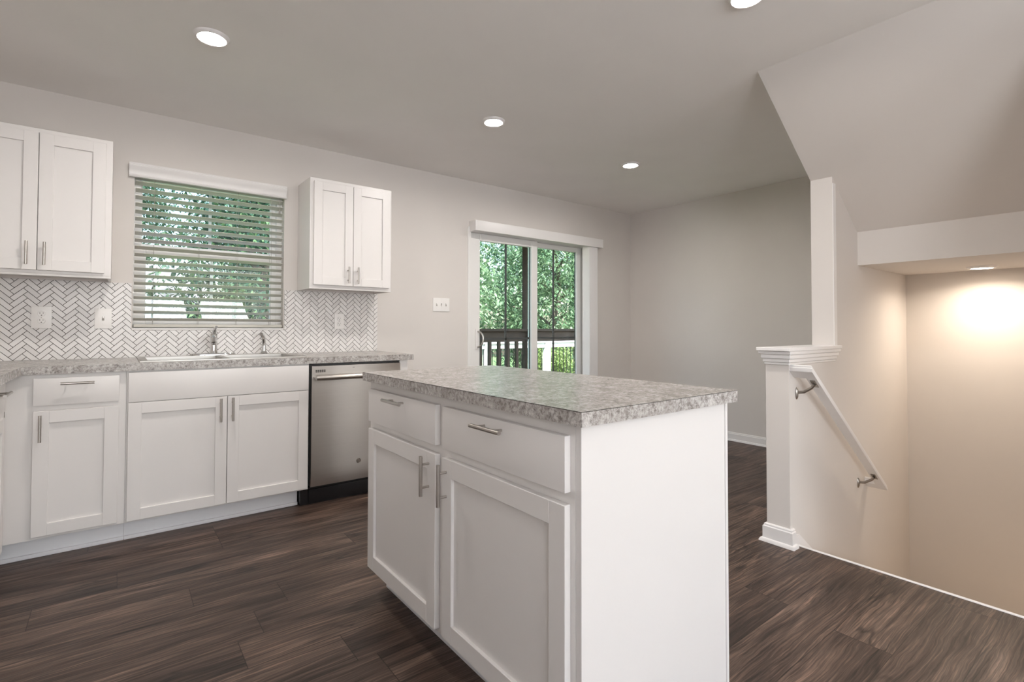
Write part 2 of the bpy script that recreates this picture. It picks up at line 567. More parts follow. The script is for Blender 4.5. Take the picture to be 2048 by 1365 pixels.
# wall behind the camera with two window openings
t = MB()
xs = [XL - .12, -0.2, 1.3, 1.6, 2.6, XN + .12]; zs = [0, 0.7, 2.2, ZC]
for i in range(5):
    for j in range(3):
        if i in (1, 3) and j == 1: continue
        t.box(xs[i], YB - .1, zs[j], xs[i + 1], YB, zs[j + 1])
struct('wall_back', t, M['wall'], 'greige wall behind the camera', 'wall', smooth=False)
struct('wall_right', MB().box(XN, YB, 0, XN + .12, -1.18, ZC).box(XN, -1.18, 2.06, XN + .12, -.56, ZC).box(XN, -1.18, 0, XN + .12, -.56, .14).box(XN, -.56, 0, XN + .12, YS - .12, ZC), M['wall'], 'greige wall beside the stairs', 'wall', smooth=False)
struct('wall_stairside', MB().box(XN, YS - .12, -2.7, XF, YS, ZC), M['wall'], 'greige wall on the near side of the stairwell', 'wall', smooth=False)
SL = lambda x: 2.44 - (x - 2.6244) * 0.7375
# stair wall: low wall with cap, then full-height wall under the slope
struct('wall_stair', MB().prism([(3.252, -2.7), (XF, -2.7), (XF, ZC), (2.6244, ZC), (3.252, SL(3.252))], 'y', PY0, PY1)
       .box(2.6836, PY0, -2.7, 3.252, PY1, 0.985), M['wall'], 'greige wall running down beside the staircase', 'wall', smooth=False)
struct('wall_end', MB().box(XE, YS, -2.7, XE + .12, PY0, 1.4905), M['wall'], 'greige end wall of the stairwell', 'wall', smooth=False)
struct('wall_soffit', MB().prism([(2.6244, ZC), (3.6305, 1.698), (3.6305, 1.4905), (XF, 1.4905), (XF, ZC)], 'y', YS, PY0), M['wall'],
       'sloped soffit and bulkhead over the stairs', 'wall', smooth=False)

# stairs going down
t = MB()
for k in range(6):
    x = XN + .012 + 0.265 * k
    t.box(x, YS, -2.7, x + 0.265 + .02, PY0, -0.19 * (k + 1))
t.box(XN + .012 + 0.265 * 6, YS, -2.7, XE, PY0, -0.19 * 7)
struct('floor_stairs', t, M['carpet'], 'carpeted stairs going down', 'stairs', smooth=False)
struct('trim_1', MB().box(XN - .004, YS, -0.19, XN + .012, PY0, 0.004, 0.002), M['trim'], 'thin white edge strip along the floor at the stairs', 'trim')
# sloping skirt board on the stair wall
t = MB().prism([(2.716, -0.2), (2.716, 0.052), (2.755, 0.052), (4.5, 0.052 - (4.5 - 2.755) * .7375), (4.5, -0.25 - (4.5 - 2.755) * .7375)], 'y', PY0 - .014, PY0 - .0005)
struct('trim_2', t, M['trim'], 'white skirt board running down beside the stairs', 'trim')


def base_profile(h=0.083):
    return [(0, 0), (0.016, 0), (0.016, h - .016), (0.011, h - .012), (0.011, h - .005), (0.005, h), (0, h)]


def base_run(mb, p0, p1, n, h=0.083, shoe=True, m0=0, m1=0):
    """baseboard from p0 to p1 along a wall, n = outward normal; m0/m1 mitre lengths (outside corners +1)"""
    p0 = Vector((*p0, 0)); p1 = Vector((*p1, 0)); n = Vector((*n, 0)); d = (p1 - p0).normalized()
    profs = [base_profile(h)]
    if shoe: profs.append([(0.016, 0), (0.030, 0), (0.029, 0.007), (0.024, 0.015), (0.016, 0.018)])
    for pr in profs:
        t = bmesh.new()
        a = [t.verts.new(p0 + n * (q[0] + .0003) + Vector((0, 0, q[1])) - d * q[0] * m0) for q in pr]
        b = [t.verts.new(p1 + n * (q[0] + .0003) + Vector((0, 0, q[1])) + d * q[0] * m1) for q in pr]
        k = len(pr)
        t.faces.new(a); t.faces.new(list(reversed(b)))
        for i in range(k):
            t.faces.new((a[(i + 1) % k], a[i], b[i], b[(i + 1) % k]))
        bmesh.ops.recalc_face_normals(t, faces=t.faces)
        mb._merge(t)
    return mb


struct('baseboard_far', base_run(MB(), (XF, PY1), (XF, YW), (-1, 0)), M['trim'], 'white baseboard along the far wall', 'baseboard')
struct('baseboard_window', base_run(base_run(MB(), (DX1 + .03, YW), (XF - .03, YW), (0, -1)), (1.66, YW), (DX0 - .03, YW), (0, -1)), M['trim'],
       'white baseboard below the window wall', 'baseboard')
t = MB()
base_run(t, (2.6836, PY1), (2.6836, PY0), (-1, 0), 0.092, m0=1, m1=1)
base_run(t, (2.6836, PY0), (2.712, PY0), (0, -1), 0.092, m0=1)
base_run(t, (2.6836, PY1), (XF - .03, PY1), (0, 1), 0.092, m0=1)
struct('baseboard_post', t, M['trim'], 'white moulded base around the low stair wall', 'baseboard')
# cap on the low wall
t = MB()
t.box(2.6836 - .050, PY0 - .026, 0.984, 3.300, PY1 + .026, 1.0014, 0.002)
for (o, z0, z1) in ((.030, .966, .984), (.021, .944, .966), (.013, .925, .944), (.007, .912, .925)):
    t.box(2.6836 - o, PY0 - o * .8, z0, 3.252 + o * 1.2, PY1 + o * .8, z1, 0.003)
struct('trim_3', t, M['trim'], 'white moulded cap on top of the low stair wall', 'trim')
# corner bead on the full-height stair wall
struct('trim_4', MB().box(3.2515, PY0 - .004, 1.0016, 3.292, PY0 + .0005, 1.940, 0.001), M['trim'], 'thin white bead on the edge of the stair wall', 'trim')

# ------------------------------------------------------------------ kitchen window (window_1)
win = thing('window_1', 'white double-hung kitchen window above the sink', 'window', (WX0, YW + .06, WZ0), kind='structure')
FY0, FY1 = YW + .065, YW + .125
t = MB()
t.box(WX0, FY0, WZ0, WX0 + .036, FY1, WZ1).box(WX1 - .036, FY0, WZ0, WX1, FY1, WZ1)
t.box(WX0 + .036, FY0, WZ0, WX1 - .036, FY1, WZ0 + .022).box(WX0 + .036, FY0, WZ1 - .03, WX1 - .036, FY1, WZ1)
t.build('window_frame', M['vinyl'], win)


def sash(x0, x1, z0, z1, gx0, gx1, gz0, gz1, y0, y1):
    t = MB()
    t.box(x0, y0, z0, gx0, y1, z1, .002).box(gx1, y0, z0, x1, y1, z1, .002)
    t.box(gx0, y0, z0, gx1, y1, gz0, .002).box(gx0, y0, gz1, gx1, y1, z1, .002)
    s = t.build('window_sash', M['vinyl'], win)
    ym = (y0 + y1) / 2
    MB().box(gx0 - .004, ym - .002, gz0 - .004, gx1 + .004, ym + .002, gz1 + .004).build('glass_pane', M['glass'], s)
    xm = (gx0 + gx1) / 2
    MB().box(xm - .009, ym + .003, gz0, xm + .009, ym + .008, gz1).build('grille_bar', M['vinyl'], s)
sash(.092, .905, 1.595, 2.045, .118, .868, 1.628, 2.022, FY0 + .032, FY0 + .057)
sash(.092, .905, 1.112, 1.612, .140, .864, 1.150, 1.556, FY0 + .003, FY0 + .028)
struct('trim_5', MB().box(WX0 - .004, YW - .006, WZ0 - .012, WX1 + .004, YW + .064, WZ0, 0.002), M['trim'], 'narrow white sill under the kitchen window', 'trim')

# horizontal blind
bl = thing('window_blind', 'white two inch slatted blind with moulded valance over the sink window', 'blind', (WX0, YW, WZ0))
prof = [(0, 2.019), (-.016, 2.021), (-.019, 2.028), (-.013, 2.037), (-.015, 2.050), (-.021, 2.068), (-.030, 2.082), (-.032, 2.092), (-.027, 2.096), (-.030, 2.104), (0, 2.104)]
MB().prism([(YW - .012 + a, z) for a, z in prof], 'x', .046, .949).box(.046, YW - .013, 2.025, .052, YW, 2.10).box(.943, YW - .013, 2.025, .949, YW, 2.10).build('valance', M['trim'], bl)
t = MB()
SP = .0446; YSL = YW + .030
tilt = R(17)
for k in range(20):
    zc = 1.150 + SP * k
    pts = []
    for q in (-1, -.5, 0, .5, 1):
        crown = .0022 * (1 - q * q)
        yy = q * .025; zz = crown
        pts.append((YSL + yy * math.cos(tilt) + zz * math.sin(tilt) * .5, zc - yy * math.sin(tilt) + zz))
    th = .0026
    t.prism(pts + [(y, z - th) for y, z in reversed(pts)], 'x', WX0 + .006, WX1 - .006)
t.build('slats', M['slat'], bl)
MB().box(WX0 + .006, YSL - .026, 1.098, WX1 - .006, YSL + .026, 1.117, .004, 2).build('bottom_rail', M['slat'], bl)
for x in (.177, .42, .645, .857):
    MB().tube([(x, YSL - .027, 1.117), (x, YSL - .027, 2.02)], .0009, 6).tube([(x, YSL + .027, 1.117), (x, YSL + .027, 2.02)], .0009, 6).build('ladder_cord', M['cord'], bl)
MB().tube([(.905, YW - .006, 2.03), (.905, YW - .006, 1.93)], .0010, 6).tube([(.912, YW - .006, 2.03), (.912, YW - .006, 1.90)], .0010, 6)\
    .lathe([(0, .012), (.0035, .008), (.006, -.012), (.005, -.018), (0, -.019)], (.905, YW - .006, 1.925), 10).build('pull_cord', M['cord'], bl)

# ------------------------------------------------------------------ sliding glass door (door_1)
dr = thing('door_1', 'white framed sliding glass door to the deck', 'door', (DX0, YW, 0), kind='structure')
t = MB()
t.box(DX0, YW - .008, 0, DX0 + .034, YW + .14, DZ1, .003).box(DX1 - .034, YW - .008, 0, DX1, YW + .14, DZ1, .003)
t.box(DX0 + .034, YW - .008, DZ1 - .045, DX1 - .034, YW + .14, DZ1, .003).box(DX0 + .034, YW, 0, DX1 - .034, YW + .14, .03, .003)
t.build('door_frame', M['vinyl'], dr)


def panel(x0, x1, gx0, gx1, y0, y1, xm, handle, gz1):
    t = MB()
    z0, z1, gz0 = .031, DZ1 - .046, .13
    t.box(x0, y0, z0, gx0, y1, z1, .003).box(gx1, y0, z0, x1, y1, z1, .003)
    t.box(gx0, y0, z0, gx1, y1, gz0, .003).box(gx0, y0, gz1, gx1, y1, z1, .003)
    s = t.build('sliding_panel', M['vinyl'], dr)
    ym = (y0 + y1) / 2
    MB().box(gx0 - .005, ym - .002, gz0 - .005, gx1 + .005, ym + .002, gz1 + .005).build('glass_pane', M['glass'], s)
    m = MB().box(xm - .0105, ym + .003, gz0, xm + .0105, ym + .010, gz1)
    for z in (.995,):
        m.box(gx0, ym + .003, z - .0105, gx1, ym + .010, z + .0105)
    m.build('grille', M['muntin'], s)
    sp = MB()
    for a, b_ in ((gx0, gx0 + .004), (gx1 - .006, gx1)):
        sp.box(a, ym + .003, gz0, b_, ym + .012, gz1)
    sp.build('glazing_spacer', M['black'], s)
    if handle:
        MB().box(x0 + .060, y0 - .012, .905, x0 + .092, y0 - .0005, 1.085, .004, 2).build('handle_plate', M['trim'], s)
        pts = []
        for k in range(13):
            a = math.pi * k / 12
            pts.append((x0 + .078 + .035 * math.sin(a), y0 - .014 - .040 * math.sin(a), .995 + .072 * math.cos(a)))
        MB().tube(pts, .0075, 10).build('door_pull', M['nickel'], s)
    return s
panel(DX0 + .036, 3.352, 2.650, 3.272, YW + .018, YW + .058, 2.968, True, 1.907)
panel(3.298, DX1 - .036, 3.372, 3.957, YW + .068, YW + .108, 3.635, False, 1.924)

# vertical blind
vb = thing('vertical_blind', 'white vertical blind drawn aside at the sliding glass door', 'blind', (4.05, YW, 0))
MB().box(2.517, YW - .108, 1.972, 4.190, YW - .0005, 2.066, .006, 2).build('valance', M['trim'], vb)
t = MB()
nv = 12
for k in range(nv):
    x = 3.975 + k * (4.098 - 3.975) / (nv - 1)
    pts = []
    for q in range(7):
        u = q / 6 - .5
        pts.append((x + .006 * math.sin(u * 3.0 + .5) - u * .038, YW - .055 + u * .078))
    t.prism([(px, py) for px, py in pts] + [(px + .0012, py) for px, py in reversed(pts)], 'z', .02, 1.971)
t.build('vanes', M['vane'], vb)
MB().tube([(4.150, YW - .03, 1.972), (4.150, YW - .03, .80)], .0022, 6).tube([(4.158, YW - .03, 1.972), (4.158, YW - .03, .80)], .0022, 6)\
    .lathe([(0, .05), (.006, .045), (.008, 0), (.007, -.035), (0, -.038)], (4.154, YW - .03, .765), 12).build('chain', M['vinyl'], vb)

# ------------------------------------------------------------------ cabinets
def pull(parent, x, y, z, vertical, L=.135, sp=.078, off=.030):
    """bar pull on a front whose face is at y (faces -y)"""
    t = MB()
    yb = y - off
    if vertical:
        t.tube([(x, yb, z - L / 2), (x, yb, z + L / 2)], .006, 16)
        for s in (-1, 1): t.tube([(x, y, z + s * sp / 2), (x, yb, z + s * sp / 2)], .0038, 10)
    else:
        t.tube([(x - L / 2, yb, z), (x + L / 2, yb, z)], .006, 16)
        for s in (-1, 1): t.tube([(x + s * sp / 2, y, z), (x + s * sp / 2, yb, z)], .0038, 10)
    return t.build('handle', M['nickel'], parent, world=False)


def shaker(parent, x0, x1, z0, z1, y=0.0, rail=.057, th=.0195, name='door'):
    t = MB()
    b = .0012
    t.box(x0, y - th, z0, x0 + rail, y - .0005, z1, b).box(x1 - rail, y - th, z0, x1, y - .0005, z1, b)
    t.box(x0 + rail - .0008, y - th, z0, x1 - rail + .0008, y - .0005, z0 + rail, b).box(x0 + rail - .0008, y - th, z1 - rail, x1 - rail + .0008, y - .0005, z1, b)
    t.box(x0 + rail - .002, y - th + .0105, z0 + rail - .002, x1 - rail + .002, y - .003, z1 - rail + .002)
    return t.build(name, M['cabinet'], parent, world=False)


def slab(parent, x0, x1, z0, z1, y=0.0, th=.0195, name='drawer'):
    return MB().box(x0, y - th, z0, x1, y - .0005, z1, .0015, 2).build(name, M['cabinet'], parent, world=False)


YFR = 3.2635   # face frame plane of the window-wall base cabinets
DEP = YW - YFR - .002
TH = .0195

# narrow base cabinet left of the sink cabinet
cb = thing('base_cabinet', 'narrow white base cabinet with one drawer, left of the sink cabinet', 'cabinet', (0, YFR, 0))
MB().box(-.399, 0, .104, .0432, DEP, .8752, .0008).build('cabinet_body', M['cabinet'], cb, world=False)
MB().box(-.476, .075, 0.0, .0432, .088, .1035).box(-.461, .060, 0, .0432, .0748, .019, .004, 2).build('toe_kick', M['kick'], cb, world=False)
d = slab(cb, -.303, .0145, .729, .857); pull(d, -.144, -TH, .8305, False, .125, .074)
d = shaker(cb, -.303, .0145, .1195, .7035); pull(d, -.2755, -TH, .625, True, .125, .074)

# sink cabinet
cb = thing('sink_cabinet', 'wide white two-door base cabinet under the sink', 'cabinet', (0, YFR, 0))
MB().box(.0438, 0, .104, .0638, DEP, .8752, .0008).box(.9225, 0, .104, .9425, DEP, .8752, .0008).box(.0638, .02, .104, .9225, DEP - .006, .12).box(.0638, DEP - .006, .104, .9225, DEP, .8752)\
    .box(.0638, 0, .8452, .9225, .02, .8752).box(.0638, 0, .104, .9225, .02, .124).box(.0638, 0, .695, .9225, .02, .735).box(.478, 0, .124, .518, .02, .695).build('cabinet_body', M['cabinet'], cb, world=False)
MB().box(.0438, .075, 0.0, .9, .088, .1035).box(.0438, .060, 0, .9, .0748, .019, .004, 2).build('toe_kick', M['kick'], cb, world=False)
slab(cb, .0515, .9365, .7165, .8675, name='false_drawer_front')
d = shaker(cb, .0515, .4955, .1145, .7125); pull(d, .4625, -TH, .64, True, .13, .076)
d = shaker(cb, .4990, .9365, .1145, .7125); pull(d, .5215, -TH, .64, True, .13, .076)

# left-hand run, facing +x: only its corner cabinet shows
cb = thing('base_cabinet', 'white base cabinet on the left wall, cut off by the left picture edge', 'cabinet', (-.400, 2.40, 0), R(90))
# local x runs to world +y, local -y to world +x
MB().box(0, 0, .104, YFR - 2.40 - .001, .586, .8752, .0008).build('cabinet_body', M['cabinet'], cb, world=False)
MB().box(0, .075, 0, YFR - 2.40 + .074, .088, .1035).box(0, .060, 0, YFR - 2.40 + .0595, .0748, .019, .004, 2).build('toe_kick', M['kick'], cb, world=False)
d = slab(cb, .03, .725, .729, .857); pull(d, .545, -TH, .8205, False, .16, .096)
d = shaker(cb, .03, .725, .1195, .7035); pull(d, .075, -TH, .625, True, .125, .074)

# wall cabinets
YU = 3.5896
def wall_cab(x0, x1, label, hz, rv=.020):
    c = thing('wall_cabinet', label, 'cabinet', (x0, YU, 1.3673), 0, None)
    w = x1 - x0
    H = 2.1334 - 1.3673
    t = MB().box(0, 0, .012, w, .0195, H, .001)                       # face frame and box
    t.box(0, .0195, .0, .014, YW - YU - .002, H).box(w - .014, .0195, 0, w, YW - YU - .002, H)
    t.box(.014, .0195, .014, w - .014, YW - YU - .002, .026).box(.014, .0195, H - .014, w - .014, YW - YU - .002, H)
    t.box(.014, YW - YU - .012, 0, w - .014, YW - YU - .002, H)
    t.box(0, 0, 0, w, .0195, .012)
    t.build('cabinet_body', M['cabinet'], c, world=False)
    m = w / 2
    for a, b_, hx in ((.023, m - .0015, m - .038), (m + .0015, w - rv, m + .030)):
        d = shaker(c, a, b_, .027, H - .024)
        pull(d, hx, -TH, hz - 1.3673, True, .118, .070)
    return c
wall_cab(1.0333, 1.6277, 'white two-door wall cabinet right of the kitchen window', 1.470)
wall_cab(-.632, -.030, 'white two-door wall cabinet left of the kitchen window', 1.478, .028)

# island cabinet: faces -x; local x runs to world -y
IXF = .8445
isl = thing('island_cabinet', 'white island cabinet with two drawers above two shaker doors', 'cabinet', (IXF, 2.052, 0), R(-90))
IL = 2.052 - .829
IDP = 1.470 - IXF
t = MB().box(0, 0, .104, IL - .0185, IDP - .0185, .879, .0008)
t.build('cabinet_body', M['cabinet'], isl, world=False)
MB().box(IL - .018, .0, .0, IL, IDP - .013, .8785, .0008).build('end_panel', M['cabinet'], isl, world=False)
MB().box(.0, IDP - .018, 0, IL - .0185, IDP, .8785, .0008).box(IL - .0185, IDP - .0125, 0, IL + .003, IDP, .8785, .0015).build('back_panel', M['cabinet'], isl, world=False)
MB().box(0, .075, 0, IL - .0185, .088, .1035).build('toe_kick', M['kick'], isl, world=False)
ya = lambda y: 2.052 - y
a1, b1, a2, b2 = ya(2.0275), ya(1.4705), ya(1.427), ya(.8635)
d = slab(isl, a1, b1, .7155, .8475); pull(d, ya(1.752), -TH, .8255, False, .150, .086)
d = slab(isl, a2, b2, .7155, .8475); pull(d, ya(1.150), -TH, .8225, False, .140, .080)
d = shaker(isl, a1, b1, .1215, .6865); pull(d, ya(1.513), -TH, .611, True, .130, .076)
d = shaker(isl, a2, b2, .1215, .6865); pull(d, ya(1.399), -TH, .607, True, .130, .076)

# ------------------------------------------------------------------ worktops
def worktop(name, label, xs, ys, z0, skip):
    o = MB().cells(xs, ys, z0, .914, skip).build(name, M['granite'], None, smooth=False)
    return tag(o, label, 'worktop')
worktop('worktop', 'speckled grey L-shaped worktop along the window wall', [XL + .001, -.345, .118, .912, 1.644], [1.95, 3.2405, 3.325, 3.805, YW - .001], .8757,
        {(1, 0), (2, 0), (3, 0), (2, 2)})
iw = worktop('worktop', 'speckled grey rectangular worktop on the island', [.8107, 1.4726], [.7956, 2.056], .8795, set())
MB().box(.8104, .7953, .9122, .8110, 2.0562, .9138).box(.8104, .7953, .9122, 1.4729, .7959, .9138).box(1.4723, .7953, .9122, 1.4729, 2.0562, .9138).box(.8104, .7953, .880, .8109, .7958, .9138).build('edge_seam', M['slot'], iw)

# ------------------------------------------------------------------ herringbone backsplash
bs = thing('tile_backsplash', 'white herringbone tile backsplash with dark grout around the window', 'backsplash', (.3, YW, .914))
BX0, BX1, BZ0, BZ1 = XL + .002, 1.645, .9145, 1.3665
regions = [(BX0, BZ0, WX0 - .006, BZ1), (WX0 - .006, BZ0, WX1 + .006, WZ0 - .014), (WX1 + .006, BZ0, BX1, BZ1)]
t = MB()
for (x0, z0, x1, z1) in regions:
    t.box(x0, YW - .0045, z0, x1, YW - .0003, z1)
t.build('grout_bed', M['grout'], bs, smooth=False)


def clip(poly, x0, z0, x1, z1):
    def half(P, f):
        out = []
        for i in range(len(P)):
            a, b_ = P[i], P[(i + 1) % len(P)]
            fa, fb = f(a), f(b_)
            if fa >= 0: out.append(a)
            if (fa >= 0) != (fb >= 0):
                s = fa / (fa - fb)
                out.append((a[0] + (b_[0] - a[0]) * s, a[1] + (b_[1] - a[1]) * s))
        return out
    for f in (lambda p: p[0] - x0, lambda p: x1 - p[0], lambda p: p[1] - z0, lambda p: z1 - p[1]):
        poly = half(poly, f)
        if len(poly) < 3: return []
    return poly
TW, TK, GR = .0257, 3, .0027
vs, fs = [], []
c45 = math.sqrt(.5)
ox, oz = -.338, .9145
done = set()
for i in range(-80, 140):
    for j in range(-140, 80):
        r = (i - j) % (2 * TK)
        if r == 0: a0, b0, a1_, b1_ = i, j, i + TK, j + 1
        elif r == 2 * TK - 1: a0, b0, a1_, b1_ = i, j, i + 1, j + TK
        else: continue
        q = [(a0 * TW + GR / 2, b0 * TW + GR / 2), (a1_ * TW - GR / 2, b0 * TW + GR / 2), (a1_ * TW - GR / 2, b1_ * TW - GR / 2), (a0 * TW + GR / 2, b1_ * TW - GR / 2)]
        P = [(ox + (u - v) * c45, oz + (u + v) * c45) for u, v in q]
        if max(p[0] for p in P) < BX0 or min(p[0] for p in P) > BX1 or max(p[1] for p in P) < BZ0 or min(p[1] for p in P) > BZ1: continue
        for rg in regions:
            C = clip(P, *rg)
            if len(C) < 3: continue
            ar = abs(sum(C[k][0] * C[(k + 1) % len(C)][1] - C[(k + 1) % len(C)][0] * C[k][1] for k in range(len(C)))) / 2
            if ar < 4e-6: continue
            n0 = len(vs); n = len(C)
            vs += [(x, YW - .0066, z) for x, z in C] + [(x, YW - .003, z) for x, z in C]
            fs.append(tuple(n0 + k for k in range(n)))
            for k in range(n): fs.append((n0 + (k + 1) % n, n0 + k, n0 + n + k, n0 + n + (k + 1) % n))
me = bpy.data.meshes.new('tiles')
me.from_pydata([(x - .3, y - YW, z - .914) for x, y, z in vs], [], fs)
bm_ = bmesh.new(); bm_.from_mesh(me); bmesh.ops.recalc_face_normals(bm_, faces=bm_.faces); bm_.to_mesh(me); bm_.free()
me.materials.append(M['tile'])
o = bpy.data.objects.new('tiles', me); COL.objects.link(o); o.parent = bs

# ------------------------------------------------------------------ sink, faucet, sprayer
sk = thing('kitchen_sink', 'stainless steel drop-in sink in the worktop below the window', 'sink', (.515, 3.56, .914))
SX0, SX1, SY0, SY1 = .098, .932, 3.285, 3.845
t = MB().cells([SX0, .135, .50, .53, .895, SX1], [SY0, 3.335, 3.735, SY1], .9145, .9195, {(1, 1), (3, 1)})
t.box(SX0 - .001, SY0 - .001, .9143, SX1 + .001, SY0 + .008, .9215, .002, 2).box(SX0 - .001, SY1 - .008, .9143, SX1 + .001, SY1 + .001, .9215, .002, 2)
t.box(SX0 - .001, SY0, .9143, SX0 + .008, SY1, .9215, .002, 2).box(SX1 - .008, SY0, .9143, SX1 + .001, SY1, .9215, .002, 2)
t.build('rim', M['sink'], sk)
for (x0, x1) in ((.135, .50), (.53, .895)):
    t = MB()
    z0, z1, w = .735, .9145, .0012
    y0, y1 = 3.335, 3.735
    t.box(x0 - w, y0 - w, z0, x0, y1 + w, z1).box(x1, y0 - w, z0, x1 + w, y1 + w, z1).box(x0, y0 - w, z0, x1, y0, z1).box(x0, y1, z0, x1, y1 + w, z1).box(x0 - w, y0 - w, z0 - w, x1 + w, y1 + w, z0)
    bw = t.build('basin', M['sink'], sk)
    MB().lathe([(0, .002), (.03, .002), (.042, .004), (.045, .0005), (0, .0005)], ((x0 + x1) / 2, 3.56, z0), 24).build('drain', M['chrome'], bw)

fx, fy, fz = .497, 3.790, .9197
fa = thing('faucet', 'chrome single-lever kitchen faucet with its long base plate on the sink', 'faucet', (fx, fy, fz))
MB().lathe([(.0, .0), (.128, .0), (.128, .006), (.118, .0125), (.0, .0155)], (fx, fy, fz), 40, sx=1.0, sy=.235).build('base_plate', M['chrome'], fa)
MB().lathe([(.026, .012), (.024, .02), (.0205, .035), (.0195, .075), (.0215, .078), (.0215, .084), (.0195, .087), (.0195, .112), (.021, .116), (.020, .132), (.013, .142), (0, .145)], (fx, fy, fz), 28).build('faucet_body', M['chrome'], fa)
sp = []
for k in range(11):
    s = k / 10
    sp.append((fx - .030 * s, fy - .015 - .205 * s, fz + .075 + .055 * math.sin(s * 2.0) - .012 * s))
sp.append((fx - .031, fy - .228, fz + .088))
MB().tube(sp, .0115, 16, radii=[.0135] * 3 + [.0125] * 4 + [.0115] * 3 + [.0125, .0125]).build('spout', M['chrome'], fa)
MB().tube([(fx, fy, fz + .135), (fx + .002, fy - .022, fz + .158), (fx + .003, fy - .06, fz + .176), (fx + .003, fy - .085, fz + .182)], .008, 14, radii=[.014, .012, .009, .0075]).build('lever', M['chrome'], fa)

px_, py_ = .795, 3.785
ss = thing('side_sprayer', 'small chrome side sprayer standing right of the faucet', 'sprayer', (px_, py_, fz))
MB().lathe([(.0, 0), (.027, 0), (.027, .004), (.020, .012), (.0165, .018), (0, .018)], (px_, py_, fz), 24).build('sprayer_base', M['chrome'], ss)
MB().tube([(px_, py_, fz + .014), (px_, py_, fz + .05), (px_ - .001, py_, fz + .085), (px_ - .004, py_ - .004, fz + .108), (px_ - .016, py_ - .016, fz + .128), (px_ - .026, py_ - .03, fz + .134)],
          .012, 16, radii=[.0145, .012, .0125, .0135, .0135, .0115]).build('spray_head', M['chrome'], ss)

# ------------------------------------------------------------------ dishwasher
dw = thing('dishwasher', 'stainless steel dishwasher with curved bar handle between sink cabinet and worktop end', 'dishwasher', (1.24, YFR, 0))
DWX0, DWX1 = .9440, 1.5450
MB().box(DWX0, YFR + .012, .12, DWX1, YW - .02, .8725).box(DWX0 + .002, YFR - .004, .8605, DWX1 - .004, YFR + .012, .8725).build('tub', M['black'], dw)
t = bmesh.new()
nz, nx = 24, 14
g = []
x0, x1, z0, z1 = DWX0 + .008, DWX1 - .006, .118, .8595
for i in range(nx + 1):
    rowv = []
    for j in range(nz + 1):
        u, v = i / nx, j / nz
        y = YFR - .030
        e = min(v, .12) / .12
        y += .010 * (1 - e) ** 2                                   # rolls back at the bottom edge
        y -= .0025 * math.sin(math.pi * u)
        rowv.append(t.verts.new((x0 + u * (x1 - x0), y, z0 + v * (z1 - z0))))
    g.append(rowv)
for i in range(nx):
    for j in range(nz):
        t.faces.new((g[i][j], g[i + 1][j], g[i + 1][j + 1], g[i][j + 1]))
ex = bmesh.ops.extrude_face_region(t, geom=list(t.faces))
for v in ex['geom']:
    if isinstance(v, bmesh.types.BMVert): v.co.y = YFR + .0115
bmesh.ops.recalc_face_normals(t, faces=t.faces)
door = MB()._merge(t, True).build('door', M['steel'], dw)
hp = []
for k in range(17):
    u = k / 16
    x = x0 + .018 + u * (x1 - x0 - .036)
    hp.append((x, YFR - .058 - .012 * math.sin(math.pi * u), .790))
t = MB().tube(hp, .0175, 20)
for xx in (hp[0][0] + .006, hp[-1][0] - .006):
    t.tube([(xx, YFR - .031, .790), (xx, YFR - .058, .790)], .0135, 14)
t.build('handle', M['nickel'], door)
t = MB()
for a in range(5):
    for b_ in range(2):
        t.box(x0 + .022 + a * .0125, YFR - .0320, .8215 + b_ * .0085, x0 + .032 + a * .0125, YFR - .0295, .8275 + b_ * .0085)
t.build('vent_slots', M['slot'], door)
t = MB()
for a in range(2):
    t.box(x0 + .255 + a * .006, YFR - .0336, .8420, x0 + .260 + a * .006, YFR - .0310, .8455)
t.build('control_mark', M['slot'], door)
mt = Matrix.Translation((1.251, YFR - .0322, .238)) @ Matrix.Rotation(R(90), 4, 'X')
bd = MB().lathe([(0, .0026), (.0115, .0026), (.0125, .0016), (.0135, .0030), (.0150, .0030), (.0158, -.001), (0, -.001)], (0, 0, 0), 28, mt).build('badge', M['bronze'], door)
t = MB().box(DWX0 - .038, YFR + .030, .0, DWX1 - .004, YFR + .034, .1030).box(DWX0 + .01, YFR + .020, .012, DWX1 - .02, YFR + .031, .092, .004, 2).box(DWX0 - .038, YFR + .034, .0, DWX0 + .03, YFR + .10, .1030, .002)
t.build('toe_kick', M['black'], dw)
pn = thing('end_panel', 'white panel closing the worktop run right of the dishwasher', 'panel', (1.58, YFR, 0))
MB().box(1.5465, YFR - .004, 0, 1.6065, YW - .002, .875, .001).build('filler_board', M['cabinet'], pn)

